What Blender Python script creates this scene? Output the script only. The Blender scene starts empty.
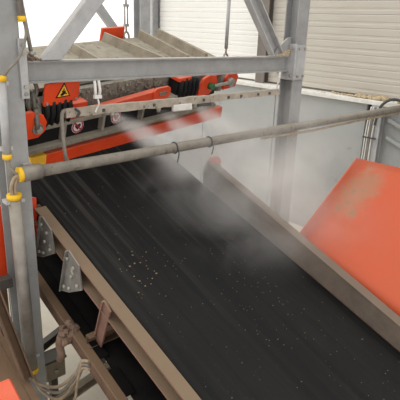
import bpy, bmesh, math, random
from mathutils import Vector, Matrix, noise

random.seed(7)
S = bpy.context.scene
COL = S.collection
PI = math.pi

# ------------------------------------------------------------------ camera, sky, exposure
EYE = 3.3
XH = Vector((0.74878, -0.66190, 0.03495))      # image right in the world
DOWN = Vector((-0.19343, -0.26865, -0.94362))  # image down in the world
FWD = Vector((0.63397, 0.69980, -0.32919))     # view direction
cam_data = bpy.data.cameras.new('camera')
cam = bpy.data.objects.new('camera', cam_data)
COL.objects.link(cam)
m = Matrix((XH, -DOWN, -FWD)).transposed().to_4x4()
m.translation = Vector((0, 0, EYE))
cam.matrix_world = m
cam_data.sensor_fit = 'HORIZONTAL'
cam_data.sensor_width = 36.0
cam_data.lens = 36.0 * 508.0 / 400.0
cam_data.clip_start = 0.05
cam_data.clip_end = 300
S.camera = cam

world = bpy.data.worlds.new('overcast_sky')
S.world = world
world.use_nodes = True
bg = world.node_tree.nodes['Background']
bg.inputs['Color'].default_value = (1.0, 0.992, 0.975, 1)
bg.inputs['Strength'].default_value = 1.36

sun_data = bpy.data.lights.new('soft_sun', 'SUN')
sun_data.energy = 0.8
sun_data.angle = math.radians(35)
sun_data.color = (1.0, 0.96, 0.9)
sun = bpy.data.objects.new('soft_sun', sun_data)
COL.objects.link(sun)
sun.location = (0, 8, 12)
sun.rotation_euler = Vector((0.55, -0.55, -1.0)).to_track_quat('-Z', 'Y').to_euler()

S.view_settings.view_transform = 'Standard'
S.view_settings.look = 'None'
S.view_settings.gamma = 1.0
S.view_settings.use_curve_mapping = False
S.view_settings.exposure = 0.0
S.cycles.volume_bounces = 2
S.cycles.max_bounces = 8

# ------------------------------------------------------------------ materials
def new_mat(name):
    mt = bpy.data.materials.new(name)
    mt.use_nodes = True
    nt = mt.node_tree
    return mt, nt, nt.nodes['Principled BSDF']

def N(nt, typ, **kw):
    n = nt.nodes.new(typ)
    for k, v in kw.items():
        setattr(n, k, v)
    return n

def lin(r, g, b):
    f = lambda c: ((c / 255 + 0.055) / 1.055) ** 2.4 if c / 255 > 0.04045 else c / 255 / 12.92
    return (f(r), f(g), f(b), 1)

def surface(name, base, alt, scale=6.0, rough=0.6, metal=0.0, stretch=(1, 1, 1), dust=None, dust_amt=0.0,
            lo=0.35, hi=0.7, bump=0.15, bump_scale=60.0, spots=None, spot_scale=25, spot_at=0.68, spec=0.4):
    """mottled procedural surface; dust settles on the faces that look up"""
    mt, nt, bs = new_mat(name)
    L = nt.links.new
    tc = N(nt, 'ShaderNodeTexCoord')
    mp = N(nt, 'ShaderNodeMapping')
    mp.inputs['Scale'].default_value = stretch
    L(tc.outputs['Object'], mp.inputs['Vector'])
    nz = N(nt, 'ShaderNodeTexNoise')
    nz.inputs['Scale'].default_value = scale
    nz.inputs['Detail'].default_value = 6
    nz.inputs['Roughness'].default_value = 0.65
    L(mp.outputs['Vector'], nz.inputs['Vector'])
    mr = N(nt, 'ShaderNodeMapRange')
    mr.inputs['From Min'].default_value = lo
    mr.inputs['From Max'].default_value = hi
    L(nz.outputs['Fac'], mr.inputs['Value'])
    mx = N(nt, 'ShaderNodeMix', data_type='RGBA')
    mx.inputs['A'].default_value = base
    mx.inputs['B'].default_value = alt
    L(mr.outputs['Result'], mx.inputs['Factor'])
    out = mx.outputs['Result']
    if spots:
        n2 = N(nt, 'ShaderNodeTexNoise')
        n2.inputs['Scale'].default_value = spot_scale
        n2.inputs['Detail'].default_value = 4
        L(mp.outputs['Vector'], n2.inputs['Vector'])
        r2 = N(nt, 'ShaderNodeMapRange')
        r2.inputs['From Min'].default_value = spot_at
        r2.inputs['From Max'].default_value = spot_at + 0.07
        L(n2.outputs['Fac'], r2.inputs['Value'])
        m2 = N(nt, 'ShaderNodeMix', data_type='RGBA')
        m2.inputs['B'].default_value = spots
        L(out, m2.inputs['A'])
        L(r2.outputs['Result'], m2.inputs['Factor'])
        out = m2.outputs['Result']
    if dust:
        geo = N(nt, 'ShaderNodeNewGeometry')
        sx = N(nt, 'ShaderNodeSeparateXYZ')
        L(geo.outputs['Normal'], sx.inputs['Vector'])
        r3 = N(nt, 'ShaderNodeMapRange')
        r3.inputs['From Min'].default_value = 0.2
        r3.inputs['From Max'].default_value = 0.8
        r3.inputs['To Max'].default_value = dust_amt
        L(sx.outputs['Z'], r3.inputs['Value'])
        n3 = N(nt, 'ShaderNodeTexNoise')
        n3.inputs['Scale'].default_value = 14
        n3.inputs['Detail'].default_value = 5
        L(tc.outputs['Object'], n3.inputs['Vector'])
        mu = N(nt, 'ShaderNodeMath', operation='MULTIPLY_ADD')
        L(n3.outputs['Fac'], mu.inputs[0])
        mu.inputs[1].default_value = 0.9
        mu.inputs[2].default_value = 0.5
        mm = N(nt, 'ShaderNodeMath', operation='MULTIPLY', use_clamp=True)
        L(r3.outputs['Result'], mm.inputs[0])
        L(mu.outputs[0], mm.inputs[1])
        m3 = N(nt, 'ShaderNodeMix', data_type='RGBA')
        m3.inputs['B'].default_value = dust
        L(out, m3.inputs['A'])
        L(mm.outputs[0], m3.inputs['Factor'])
        out = m3.outputs['Result']
    L(out, bs.inputs['Base Color'])
    bs.inputs['Roughness'].default_value = rough
    bs.inputs['Metallic'].default_value = metal
    bs.inputs['Specular IOR Level'].default_value = spec
    if bump:
        nb = N(nt, 'ShaderNodeTexNoise')
        nb.inputs['Scale'].default_value = bump_scale
        nb.inputs['Detail'].default_value = 4
        L(mp.outputs['Vector'], nb.inputs['Vector'])
        bp = N(nt, 'ShaderNodeBump')
        bp.inputs['Strength'].default_value = bump
        bp.inputs['Distance'].default_value = 0.01
        L(nb.outputs['Fac'], bp.inputs['Height'])
        L(bp.outputs['Normal'], bs.inputs['Normal'])
    return mt

DUST = lin(176, 164, 146)
M = {
    'steel': surface('galvanised_steel', lin(154, 154, 153), lin(138, 138, 137), 7, 0.5, 0.1, dust=lin(188, 180, 166), dust_amt=0.8, bump=0.08),
    'steel_light': surface('pale_galvanised_steel', lin(178, 178, 178), lin(158, 158, 158), 9, 0.5, 0.1, dust=DUST, dust_amt=0.4, bump=0.08),
    'conduit': surface('dirty_conduit', lin(142, 137, 130), lin(116, 110, 102), 9, 0.5, 0.2, dust=lin(165, 155, 138), dust_amt=0.6),
    'handrail': surface('dusty_pipe', lin(134, 127, 117), lin(108, 101, 92), 11, 0.7, 0.0, dust=lin(150, 142, 128), dust_amt=0.6, spots=lin(90, 84, 74), spot_scale=18, spot_at=0.62),
    'spray_metal': surface('scaled_spray_bar', lin(172, 162, 148), lin(140, 130, 116), 16, 0.8, 0.0, dust=lin(186, 176, 160), dust_amt=0.5, bump=0.5, spots=lin(92, 86, 78), spot_scale=30, spot_at=0.64),
    'orange': surface('orange_paint', lin(228, 76, 34), lin(212, 66, 28), 5, 0.45, 0.0, dust=lin(180, 150, 125), dust_amt=0.25, spots=lin(150, 88, 62), spot_scale=22, spot_at=0.66, bump=0.05),
    'yellow': surface('yellow_plastic', lin(235, 190, 40), lin(222, 172, 30), 12, 0.5, bump=0.0),
    'rubber': surface('black_rubber', lin(20, 20, 22), lin(33, 32, 32), 12, 0.75, dust=lin(88, 84, 78), dust_amt=0.45, spec=0.25),
    'black_plate': surface('black_plate', lin(20, 19, 20), lin(32, 30, 29), 8, 0.7, spots=lin(70, 66, 60), spot_scale=20, spot_at=0.68, spec=0.25),
    'dusty_belt': surface('dusty_magnet_belt', lin(150, 142, 126), lin(108, 102, 92), 9, 0.9, dust=lin(172, 164, 146), dust_amt=0.4, bump=0.6, spots=lin(72, 70, 64), spot_scale=16, spot_at=0.6),
    'cleat': surface('dusty_cleat', lin(158, 148, 130), lin(128, 118, 102), 8, 0.9, dust=lin(182, 172, 152), dust_amt=0.5, bump=0.4, spots=lin(105, 76, 58), spot_scale=13, spot_at=0.67),
    'grime': surface('grimy_flange', lin(150, 142, 128), lin(112, 106, 96), 14, 0.85, dust=lin(178, 168, 150), dust_amt=0.5, bump=0.4),
    'core': surface('magnet_core_paint', lin(150, 146, 134), lin(122, 118, 108), 15, 0.9, dust=lin(150, 144, 128), dust_amt=0.5, bump=0.8, spots=lin(160, 152, 136), spot_scale=24, spot_at=0.6),
    'rail': surface('rusty_dusty_rail', lin(128, 94, 82), lin(106, 80, 69), 8, 0.85, dust=lin(120, 103, 82), dust_amt=0.95, stretch=(1, 0.4, 1), bump=0.2),
    'chord': surface('rusty_brown_steel', lin(108, 84, 66), lin(82, 63, 50), 7, 0.85, dust=lin(124, 101, 77), dust_amt=0.7, bump=0.25),
    'skirt': surface('dusty_skirt', lin(108, 94, 82), lin(88, 78, 69), 7, 0.9, dust=lin(120, 106, 92), dust_amt=0.7, bump=0.2),
    'gusset': surface('grey_gusset', lin(122, 119, 114), lin(92, 89, 84), 11, 0.6, 0.1, dust=DUST, dust_amt=0.4, spots=lin(160, 155, 146), spot_scale=16, spot_at=0.64),
    'chain_steel': surface('worn_chain_steel', lin(120, 118, 108), lin(84, 82, 74), 18, 0.5, 0.4, bump=0.0),
    'bolt': surface('zinc_bolt', lin(176, 172, 164), lin(140, 134, 124), 20, 0.5, 0.3, bump=0.0),
    'siding_daylit': surface('daylit_siding', lin(232, 230, 225), lin(222, 220, 213), 3, 0.6, stretch=(1, 0.3, 1), bump=0.03),  # same siding, whitened to carry the daylight falling on the far bay
    'siding_beige': surface('beige_siding', lin(190, 184, 173), lin(178, 171, 160), 3, 0.6, stretch=(1, 0.25, 2), bump=0.05),
    'wall_post': surface('brown_grey_post', lin(122, 114, 106), lin(108, 101, 94), 6, 0.6),
    'jamb': surface('white_jamb', lin(226, 226, 222), lin(210, 210, 206), 6, 0.6),
    'panel': surface('grey_bin_panel', lin(163, 165, 163), lin(150, 152, 150), 1.6, 0.55, 0.0, bump=0.05, spots=lin(140, 142, 140), spot_scale=5, spot_at=0.66),
    'ledge': surface('white_ledge', lin(226, 226, 222), lin(206, 203, 194), 8, 0.7, dust=lin(220, 214, 202), dust_amt=0.4),
    'rubble': surface('beige_rubble', lin(196, 180, 150), lin(166, 146, 114), 20, 0.95, bump=0.5),
    'chip': surface('pale_chip', lin(142, 124, 96), lin(110, 100, 84), 30, 0.9, bump=0.3),
    'concrete': surface('pale_concrete_floor', lin(196, 188, 172), lin(176, 168, 152), 1.3, 0.9, bump=0.1, spots=lin(150, 140, 124), spot_scale=4, spot_at=0.68),
    'yard': surface('overexposed_yard', lin(240, 238, 232), lin(232, 229, 222), 0.5, 0.9, bump=0.0),  # near-white colour stands in for overexposed daylight on the ground outside
    'cable_grey': surface('dusty_grey_cable', lin(140, 132, 122), lin(110, 104, 96), 14, 0.8, bump=0.0),
    'cable_tan': surface('dusty_tan_cable', lin(168, 150, 126), lin(136, 120, 100), 14, 0.85, bump=0.1),
    'cable_white': surface('white_cable', lin(222, 220, 214), lin(196, 194, 188), 10, 0.6, bump=0.0),
    'cable_dark': surface('dark_cable', lin(78, 78, 78), lin(58, 58, 58), 10, 0.7, bump=0.0),
    'rag': surface('brown_rag', lin(132, 108, 92), lin(106, 86, 74), 12, 0.95, bump=0.6),
    'dark_steel': surface('dark_grey_steel', lin(84, 80, 74), lin(62, 58, 54), 8, 0.75, dust=lin(110, 104, 94), dust_amt=0.4),
    'box_steel': surface('grey_brown_box', lin(150, 138, 118), lin(122, 112, 96), 9, 0.8, dust=lin(170, 158, 136), dust_amt=0.5),
    'flat_yellow': surface('sign_yellow', lin(240, 186, 60), lin(232, 178, 54), 10, 0.6, bump=0.0),
    'flat_black': surface('sign_black', lin(18, 16, 16), lin(22, 20, 20), 10, 0.6, bump=0.0),
    'flat_white': surface('sign_white', lin(228, 216, 214), lin(214, 202, 200), 12, 0.6, bump=0.0),
    'flat_red': surface('sign_red', lin(176, 44, 62), lin(164, 40, 56), 12, 0.6, bump=0.0),
    'green': surface('green_nut', lin(64, 120, 74), lin(52, 100, 62), 12, 0.6, bump=0.0),
    'worn_orange': None,
}

def worn_orange():
    """orange hopper paint, a dull worn patch with green-grey scuffs near its top edge"""
    mt, nt, bs = new_mat('worn_orange_paint')
    L = nt.links.new
    tc = N(nt, 'ShaderNodeTexCoord')
    nz = N(nt, 'ShaderNodeTexNoise'); nz.inputs['Scale'].default_value = 2.2; nz.inputs['Detail'].default_value = 8; nz.inputs['Roughness'].default_value = 0.7
    L(tc.outputs['Object'], nz.inputs['Vector'])
    mx = N(nt, 'ShaderNodeMix', data_type='RGBA')
    mx.inputs['A'].default_value = lin(190, 72, 28); mx.inputs['B'].default_value = lin(176, 78, 40)
    L(nz.outputs['Fac'], mx.inputs['Factor'])
    # worn streak: distance from a line running down the sheet below its upper corner
    mp = N(nt, 'ShaderNodeMapping'); mp.vector_type = 'TEXTURE'
    mp.inputs['Location'].default_value = (0.58, 0.74, 1.04)
    mp.inputs['Scale'].default_value = (0.36, 0.17, 0.34)
    L(tc.outputs['Object'], mp.inputs['Vector'])
    ln = N(nt, 'ShaderNodeVectorMath', operation='LENGTH')
    L(mp.outputs['Vector'], ln.inputs[0])
    n2 = N(nt, 'ShaderNodeTexNoise'); n2.inputs['Scale'].default_value = 9; n2.inputs['Detail'].default_value = 8; n2.inputs['Roughness'].default_value = 0.75
    L(tc.outputs['Object'], n2.inputs['Vector'])
    a1 = N(nt, 'ShaderNodeMath', operation='MULTIPLY_ADD'); a1.inputs[1].default_value = 2.2; a1.inputs[2].default_value = -1.1
    L(n2.outputs['Fac'], a1.inputs[0])
    a2 = N(nt, 'ShaderNodeMath', operation='ADD'); L(ln.outputs['Value'], a2.inputs[0]); L(a1.outputs[0], a2.inputs[1])
    rp = N(nt, 'ShaderNodeMapRange'); rp.inputs['From Min'].default_value = 1.1; rp.inputs['From Max'].default_value = 0.5; rp.inputs['To Max'].default_value = 0.65
    L(a2.outputs[0], rp.inputs['Value'])
    m2 = N(nt, 'ShaderNodeMix', data_type='RGBA'); m2.inputs['B'].default_value = lin(146, 116, 88)
    L(mx.outputs['Result'], m2.inputs['A']); L(rp.outputs['Result'], m2.inputs['Factor'])
    n3 = N(nt, 'ShaderNodeTexNoise'); n3.inputs['Scale'].default_value = 16; n3.inputs['Detail'].default_value = 6
    L(tc.outputs['Object'], n3.inputs['Vector'])
    r3 = N(nt, 'ShaderNodeMapRange'); r3.inputs['From Min'].default_value = 0.56; r3.inputs['From Max'].default_value = 0.66; 
    L(n3.outputs['Fac'], r3.inputs['Value'])
    mu = N(nt, 'ShaderNodeMath', operation='MULTIPLY'); L(r3.outputs['Result'], mu.inputs[0]); L(rp.outputs['Result'], mu.inputs[1])
    m3 = N(nt, 'ShaderNodeMix', data_type='RGBA'); m3.inputs['B'].default_value = lin(116, 108, 84)
    L(m2.outputs['Result'], m3.inputs['A']); L(mu.outputs[0], m3.inputs['Factor'])
    L(m3.outputs['Result'], bs.inputs['Base Color'])
    bs.inputs['Roughness'].default_value = 0.55
    return mt
M['worn_orange'] = worn_orange()

def belt_material():
    mt, nt, bs = new_mat('conveyor_belt_rubber')
    L = nt.links.new
    tc = N(nt, 'ShaderNodeTexCoord')
    def nz(scale, stretch, detail=6, rough=0.65):
        mp = N(nt, 'ShaderNodeMapping'); mp.inputs['Scale'].default_value = stretch
        L(tc.outputs['Object'], mp.inputs['Vector'])
        n = N(nt, 'ShaderNodeTexNoise'); n.inputs['Scale'].default_value = scale
        n.inputs['Detail'].default_value = detail; n.inputs['Roughness'].default_value = rough
        L(mp.outputs['Vector'], n.inputs['Vector'])
        return n.outputs['Fac']
    def ramp(v, a, b, top=1.0):
        r = N(nt, 'ShaderNodeMapRange'); r.inputs['From Min'].default_value = a; r.inputs['From Max'].default_value = b
        r.inputs['To Max'].default_value = top
        L(v, r.inputs['Value']); return r.outputs['Result']
    def mix(a, b, f):
        mx = N(nt, 'ShaderNodeMix', data_type='RGBA')
        if isinstance(a, tuple): mx.inputs['A'].default_value = a
        else: L(a, mx.inputs['A'])
        mx.inputs['B'].default_value = b
        L(f, mx.inputs['Factor']); return mx.outputs['Result']
    c = mix(lin(13, 14, 13), lin(26, 25, 23), ramp(nz(1.6, (1, 0.5, 1)), 0.35, 0.7))
    sp = N(nt, 'ShaderNodeSeparateXYZ'); L(tc.outputs['Object'], sp.inputs['Vector'])
    upper = ramp(sp.outputs['Y'], 2.3, 3.5, 1.0)
    wet = N(nt, 'ShaderNodeMath', operation='MULTIPLY_ADD'); wet.inputs[1].default_value = 0.62; wet.inputs[2].default_value = 0.08
    L(upper, wet.inputs[0])
    st_ = N(nt, 'ShaderNodeMath', operation='MULTIPLY'); L(wet.outputs[0], st_.inputs[0])
    L(ramp(nz(22, (1.0, 0.03, 0.02), 4, 0.55), 0.50, 0.74, 0.8), st_.inputs[1])
    c = mix(c, lin(88, 84, 79), st_.outputs[0])      # streaks along the travel
    c = mix(c, lin(12, 12, 13), ramp(nz(17, (1.0, 0.03, 0.02), 2, 0.4), 0.52, 0.60, 0.9))
    c = mix(c, lin(104, 96, 82), ramp(nz(60, (1, 0.8, 1), 2, 0.5), 0.73, 0.79, 0.8))          # specks of dirt
    L(c, bs.inputs['Base Color'])
    bs.inputs['Roughness'].default_value = 0.75
    bs.inputs['Specular IOR Level'].default_value = 0.25
    bp = N(nt, 'ShaderNodeBump'); bp.inputs['Strength'].default_value = 0.25; bp.inputs['Distance'].default_value = 0.01
    L(nz(30, (1, 0.15, 1)), bp.inputs['Height']); L(bp.outputs['Normal'], bs.inputs['Normal'])
    return mt
M['belt'] = belt_material()
M['return_rubber'] = surface('black_return_rubber', lin(14, 13, 13), lin(24, 22, 21), 6, 0.85, bump=0.1, spec=0.1)  # black rubber, kept extra dark so the shaded opening below the belt reads black

# ------------------------------------------------------------------ mesh helpers
class MB:
    """collects shapes; build() links them as ONE mesh object"""
    def __init__(self):
        self.v, self.f, self.sm = [], [], []
    def add(self, vs, fs, smooth=False):
        o = len(self.v)
        self.v += [tuple(p) for p in vs]
        self.f += [tuple(i + o for i in q) for q in fs]
        self.sm += [smooth] * len(fs)
        return self
    def box(self, lo, hi, rot=None):
        x0, y0, z0 = lo; x1, y1, z1 = hi
        vs = [Vector(p) for p in ((x0,y0,z0),(x1,y0,z0),(x1,y1,z0),(x0,y1,z0),(x0,y0,z1),(x1,y0,z1),(x1,y1,z1),(x0,y1,z1))]
        if rot is not None:
            c = (Vector(lo) + Vector(hi)) / 2
            vs = [rot @ (p - c) + c for p in vs]
        return self.add(vs, [(0,3,2,1),(4,5,6,7),(0,1,5,4),(1,2,6,5),(2,3,7,6),(3,0,4,7)])
    def extrude(self, poly, p0, u, w, d):
        """closed polygon in the (u, w) plane through p0, swept by the vector d"""
        p0, u, w, d = Vector(p0), Vector(u), Vector(w), Vector(d)
        n = len(poly)
        a = [p0 + u * q[0] + w * q[1] for q in poly]
        vs = a + [p + d for p in a]
        fs = [tuple(range(n - 1, -1, -1)), tuple(range(n, 2 * n))]
        fs += [(i, (i + 1) % n, n + (i + 1) % n, n + i) for i in range(n)]
        return self.add(vs, fs)
    def profile(self, poly, a, b, up):
        """sweeps a 2-D profile (across, up) from a to b"""
        a, b, up = Vector(a), Vector(b), Vector(up)
        d = b - a
        across = d.cross(up).normalized()
        up2 = across.cross(d).normalized()
        return self.extrude(poly, a, across, up2, d)
    def tube(self, pts, r, n=12, caps=True):
        pts = [Vector(p) for p in pts]
        k = len(pts)
        rs = r if isinstance(r, (list, tuple)) else [r] * k
        vs, fs = [], []
        t0 = (pts[1] - pts[0]).normalized()
        ref = Vector((0, 0, 1)) if abs(t0.z) < 0.9 else Vector((1, 0, 0))
        s = t0.cross(ref).normalized()
        for i, p in enumerate(pts):
            t = (pts[min(i + 1, k - 1)] - pts[max(i - 1, 0)]).normalized()
            s = (s - t * s.dot(t)).normalized()
            q = t.cross(s)
            for j in range(n):
                a = 2 * PI * j / n
                vs.append(p + (s * math.cos(a) + q * math.sin(a)) * rs[i])
        for i in range(k - 1):
            for j in range(n):
                fs.append((i*n+j, i*n+(j+1) % n, (i+1)*n+(j+1) % n, (i+1)*n+j))
        self.add(vs, fs, True)
        if caps:
            o = len(self.v) - len(vs)
            self.f += [tuple(o + j for j in range(n - 1, -1, -1)), tuple(o + (k-1)*n + j for j in range(n))]
            self.sm += [False, False]
        return self
    def cyl(self, a, b, r, n=12):
        return self.tube([a, b], r, n)
    def torus(self, c, ax1, ax2, R1, R2, r, n=20, k=8):
        """elliptic ring with radii R1, R2 along ax1, ax2"""
        c, ax1, ax2 = Vector(c), Vector(ax1).normalized(), Vector(ax2).normalized()
        nn = ax1.cross(ax2)
        vs, fs = [], []
        for i in range(n):
            a = 2 * PI * i / n
            p = c + ax1 * R1 * math.cos(a) + ax2 * R2 * math.sin(a)
            o = (ax1 * math.cos(a) + ax2 * math.sin(a)).normalized()
            for j in range(k):
                b = 2 * PI * j / k
                vs.append(p + o * r * math.cos(b) + nn * r * math.sin(b))
        for i in range(n):
            for j in range(k):
                fs.append((i*k+j, ((i+1) % n)*k+j, ((i+1) % n)*k+(j+1) % k, i*k+(j+1) % k))
        return self.add(vs, fs, True)
    def rock(self, c, r, squash=0.6):
        vs, fs = [], []
        n, k = 6, 4
        ph = random.random() * 9
        for i in range(k + 1):
            th = PI * i / k
            for j in range(n):
                a = 2 * PI * j / n + ph
                q = r * random.uniform(0.7, 1.2)
                vs.append((c[0] + q*math.sin(th)*math.cos(a), c[1] + q*math.sin(th)*math.sin(a), c[2] + q*squash*math.cos(th)))
        for i in range(k):
            for j in range(n):
                fs.append((i*n+j, (i+1)*n+j, (i+1)*n+(j+1) % n, i*n+(j+1) % n))
        return self.add(vs, fs)
    def build(self, name, mat, parent=None, bevel=0.0, kind=None):
        me = bpy.data.meshes.new(name)
        me.from_pydata(self.v, [], self.f)
        me.polygons.foreach_set('use_smooth', self.sm)
        bm = bmesh.new(); bm.from_mesh(me)
        bmesh.ops.recalc_face_normals(bm, faces=bm.faces)
        if bevel:
            es = [e for e in bm.edges if len(e.link_faces) == 2 and e.calc_face_angle(0) > 0.6]
            bmesh.ops.bevel(bm, geom=es, offset=bevel, segments=1, affect='EDGES', clamp_overlap=True)
        bm.to_mesh(me); bm.free()
        me.materials.append(M[mat] if isinstance(mat, str) else mat)
        o = bpy.data.objects.new(name, me)
        COL.objects.link(o)
        if parent is not None:
            o.parent = parent
        if kind:
            o['kind'] = kind
        return o

def tag(o, label, cat, group=None, kind=None):
    o['label'] = label; o['category'] = cat
    if group: o['group'] = group
    if kind: o['kind'] = kind
    return o

def thing(name, label, cat, loc=(0, 0, 0), rot=None, group=None):
    o = bpy.data.objects.new(name, None)
    COL.objects.link(o)
    o.empty_display_size = 0.1
    mw = rot.to_4x4() if rot is not None else Matrix.Identity(4)
    mw.translation = Vector(loc)
    o.matrix_world = mw
    return tag(o, label, cat, group)

def struct(name, label=None):
    o = bpy.data.objects.new(name, None)
    COL.objects.link(o)
    o['kind'] = 'structure'
    if label: o['label'] = label
    return o

def share(o, parent, loc, name=None):
    c = o.copy()
    COL.objects.link(c)
    c.parent = parent
    c.location = loc
    return c

def curve(pts, n=8):
    """smooth path through the points"""
    P = [Vector(p) for p in pts]
    P = [P[0] * 2 - P[1]] + P + [P[-1] * 2 - P[-2]]
    out = []
    for i in range(1, len(P) - 2):
        a, b, c, d = P[i-1], P[i], P[i+1], P[i+2]
        for j in range(n):
            t = j / n
            out.append(0.5 * ((2*b) + (c-a)*t + (2*a-5*b+4*c-d)*t*t + (3*b-a-3*c+d)*t*t*t))
    out.append(P[-2])
    return out

def rounded(w, h, r, n=4):
    pts = []
    for cx, cy, a0 in ((w-r, h-r, 0), (r, h-r, PI/2), (r, r, PI), (w-r, r, 1.5*PI)):
        for k in range(n + 1):
            a = a0 + PI/2 * k / n
            pts.append((cx + r*math.cos(a), cy + r*math.sin(a)))
    return pts

def disc(r, n=20, c=(0, 0)):
    return [(c[0] + r*math.cos(2*PI*k/n), c[1] + r*math.sin(2*PI*k/n)) for k in range(n)]

def h_profile(w, h, t, web):
    """I section, w across, h high, centred"""
    a, b = w/2, h/2
    return [(-a,-b),(a,-b),(a,-b+t),(web/2,-b+t),(web/2,b-t),(a,b-t),(a,b),(-a,b),(-a,b-t),(-web/2,b-t),(-web/2,-b+t),(-a,-b+t)]

def channel(w, h, t, side=1):
    """C section, web at across = 0, flanges towards +side"""
    q = [(0,0),(w,0),(w,t),(t,t),(t,h-t),(w,h-t),(w,h),(0,h)]
    return [(x*side, y) for x, y in q]

# ------------------------------------------------------------------ setting: floor, yard, wall
fl = MB().box((-6, -5, -0.2), (7.3, 9.6, 0)).build('floor', 'concrete'); fl['kind'] = 'structure'
yd = MB().box((-40, 9.6, -0.25), (60, 90, -0.03)).build('yard', 'yard'); yd['kind'] = 'structure'

wall = struct('wall_right')
WX = 7.05
PITCH = 0.19
def plank_mesh(y0, y1, mat, name):
    # lapped board: a flat face, a thin shaded lip and a recessed joint under it
    prof = [(0, 0), (-0.018, 0.002), (-0.021, 0.05), (-0.016, 0.056), (-0.016, 0.085), (-0.021, 0.091), (-0.023, PITCH - 0.016), (-0.014, PITCH - 0.006), (-0.014, PITCH - 0.001), (0, PITCH - 0.001)]
    return MB().extrude(prof, (WX, y0, 0), (1, 0, 0), (0, 0, 1), (0, y1 - y0, 0)).build(name, mat, wall)
for y0, y1, mat in ((6.36, 9.25, 'siding_daylit'), (-4.0, 6.08, 'siding_beige')):
    first = plank_mesh(y0, y1, mat, 'plank')
    first.location = (0, 0, 2.36)
    for k in range(1, 17):
        share(first, wall, (0, 0, 2.36 + PITCH * k))
MB().box((WX, -4, 0), (WX + 0.12, 9.4, 5.6)).build('backing_board', 'wall_post', wall)
MB().profile(h_profile(0.2, 0.2, 0.02, 0.02), (WX - 0.04, 6.18, 2.3), (WX - 0.04, 6.18, 5.6), (1, 0, 0)).build('wall_post', 'wall_post', wall)
MB().box((WX - 0.07, 6.285, 2.3), (WX, 6.35, 5.6)).build('door_jamb', 'jamb', wall)
MB().profile(h_profile(0.2, 0.24, 0.02, 0.02), (6.95, 9.36, 0), (6.95, 9.36, 5.6), (1, 0, 0)).build('wall_post', 'steel_light', wall)
# grey bin lining below the siding
ys = [9.4, 7.6, 5.75, 3.98]
for a, b in zip(ys[1:], ys[:-1]):
    MB().box((6.88, a + 0.006, 0), (6.93, b - 0.006, 2.26)).build('bin_panel', 'panel', wall, bevel=0.006)
for a, b in ((1.8, 3.74), (-0.2, 1.79), (-4.0, -0.21)):
    MB().box((6.95, a + 0.006, 0), (7.0, b - 0.006, 2.26)).build('bin_panel', 'panel', wall, bevel=0.006)
for k, (za, zb) in enumerate(((1.7, 1.2), (1.95, 1.45))):
    MB().profile(channel(0.05, 0.07, 0.012), (6.95, 3.62, za + 0.15), (6.95, 1.9, zb), (-1, 0, 0)).build('stiffener_rib', 'panel', wall)
MB().box((6.80, -4, 2.262), (WX, 9.4, 2.33)).build('ledge', 'ledge', wall, bevel=0.008)
MB().profile(h_profile(0.17, 0.1, 0.014, 0.012), (6.86, 3.79, 0), (6.86, 3.79, 2.262), (1, 0, 0)).build('wall_post', 'steel_light', wall)
for k in range(4):
    y = 3.90 - 0.035 * k
    MB().tube(curve([(6.79 - 0.004*k, y + 0.02, 0.5), (6.79, y + 0.01, 1.2), (6.785, y, 1.9), (6.79, y - 0.03, 2.24)]), 0.011, 8).build('cable', 'cable_white' if k != 2 else 'cable_grey', wall)
MB().box((6.77, 3.74, 1.78), (6.81, 3.94, 1.80)).build('cable_clip', 'cable_dark', wall)

tag(MB().tube(curve([(6.74, 3.75, 2.0), (6.72, 3.72, 2.15), (6.70, 3.66, 2.30), (6.76, 3.55, 2.385), (6.80, 3.35, 2.37), (6.84, 3.0, 2.355), (6.86, 2.4, 2.352)]), 0.02, 8)
    .build('loose_cable', 'cable_dark'), 'dark loose cable arching from the grey wall post onto the white ledge', 'cable')
MB_ = MB()
for k in range(70):
    y = random.gauss(4.05, 0.38); x = random.uniform(6.84, 6.98); r = random.uniform(0.014, 0.04) * (1.5 if abs(y - 3.95) < 0.25 else 0.8)
    MB_.rock((x, y, 2.33 + r*0.42), r, 0.7)
tag(MB_.build('rubble', 'rubble'), 'beige crumbled rubble spilled along the white wall ledge', 'rubble', kind='stuff')

# ------------------------------------------------------------------ steel frame over the conveyor
fr = thing('steel_gantry', 'grey galvanised steel gantry with two columns and diagonal braces standing over the conveyor', 'gantry', (2.7, 3.3, 0))
inv = Vector((-2.7, -3.3, 0))
def F(mb, name, mat, parent=fr, bevel=0.0, off=inv):
    mb.v = [tuple(Vector(p) + off) for p in mb.v]
    return mb.build(name, mat, parent, bevel)
for x in (1.275, 4.17):
    F(MB().profile(h_profile(0.16, 0.16, 0.012, 0.01), (x, 3.3, 0.02), (x, 3.3, 4.6), (0, -1, 0)), 'column', 'steel')
    F(MB().box((x - 0.16, 3.14, 0), (x + 0.16, 3.46, 0.02)), 'base_plate', 'steel')
F(MB().profile(h_profile(0.085, 0.145, 0.011, 0.009), (1.37, 3.3, 2.958), (4.075, 3.3, 2.952), (0, 0, 1)), 'crossbeam', 'steel')
F(MB().profile(h_profile(0.085, 0.145, 0.011, 0.009), (1.355, 3.3, 4.45), (4.09, 3.3, 4.45), (0, 0, 1)), 'crossbeam', 'steel')
F(MB().extrude([(1.50, 3.033), (1.64, 3.033), (2.83, 4.375), (2.69, 4.375)], (0, 3.235, 0), (1, 0, 0), (0, 0, 1), (0, 0.07, 0)), 'brace', 'steel_light', bevel=0.004)
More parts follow.
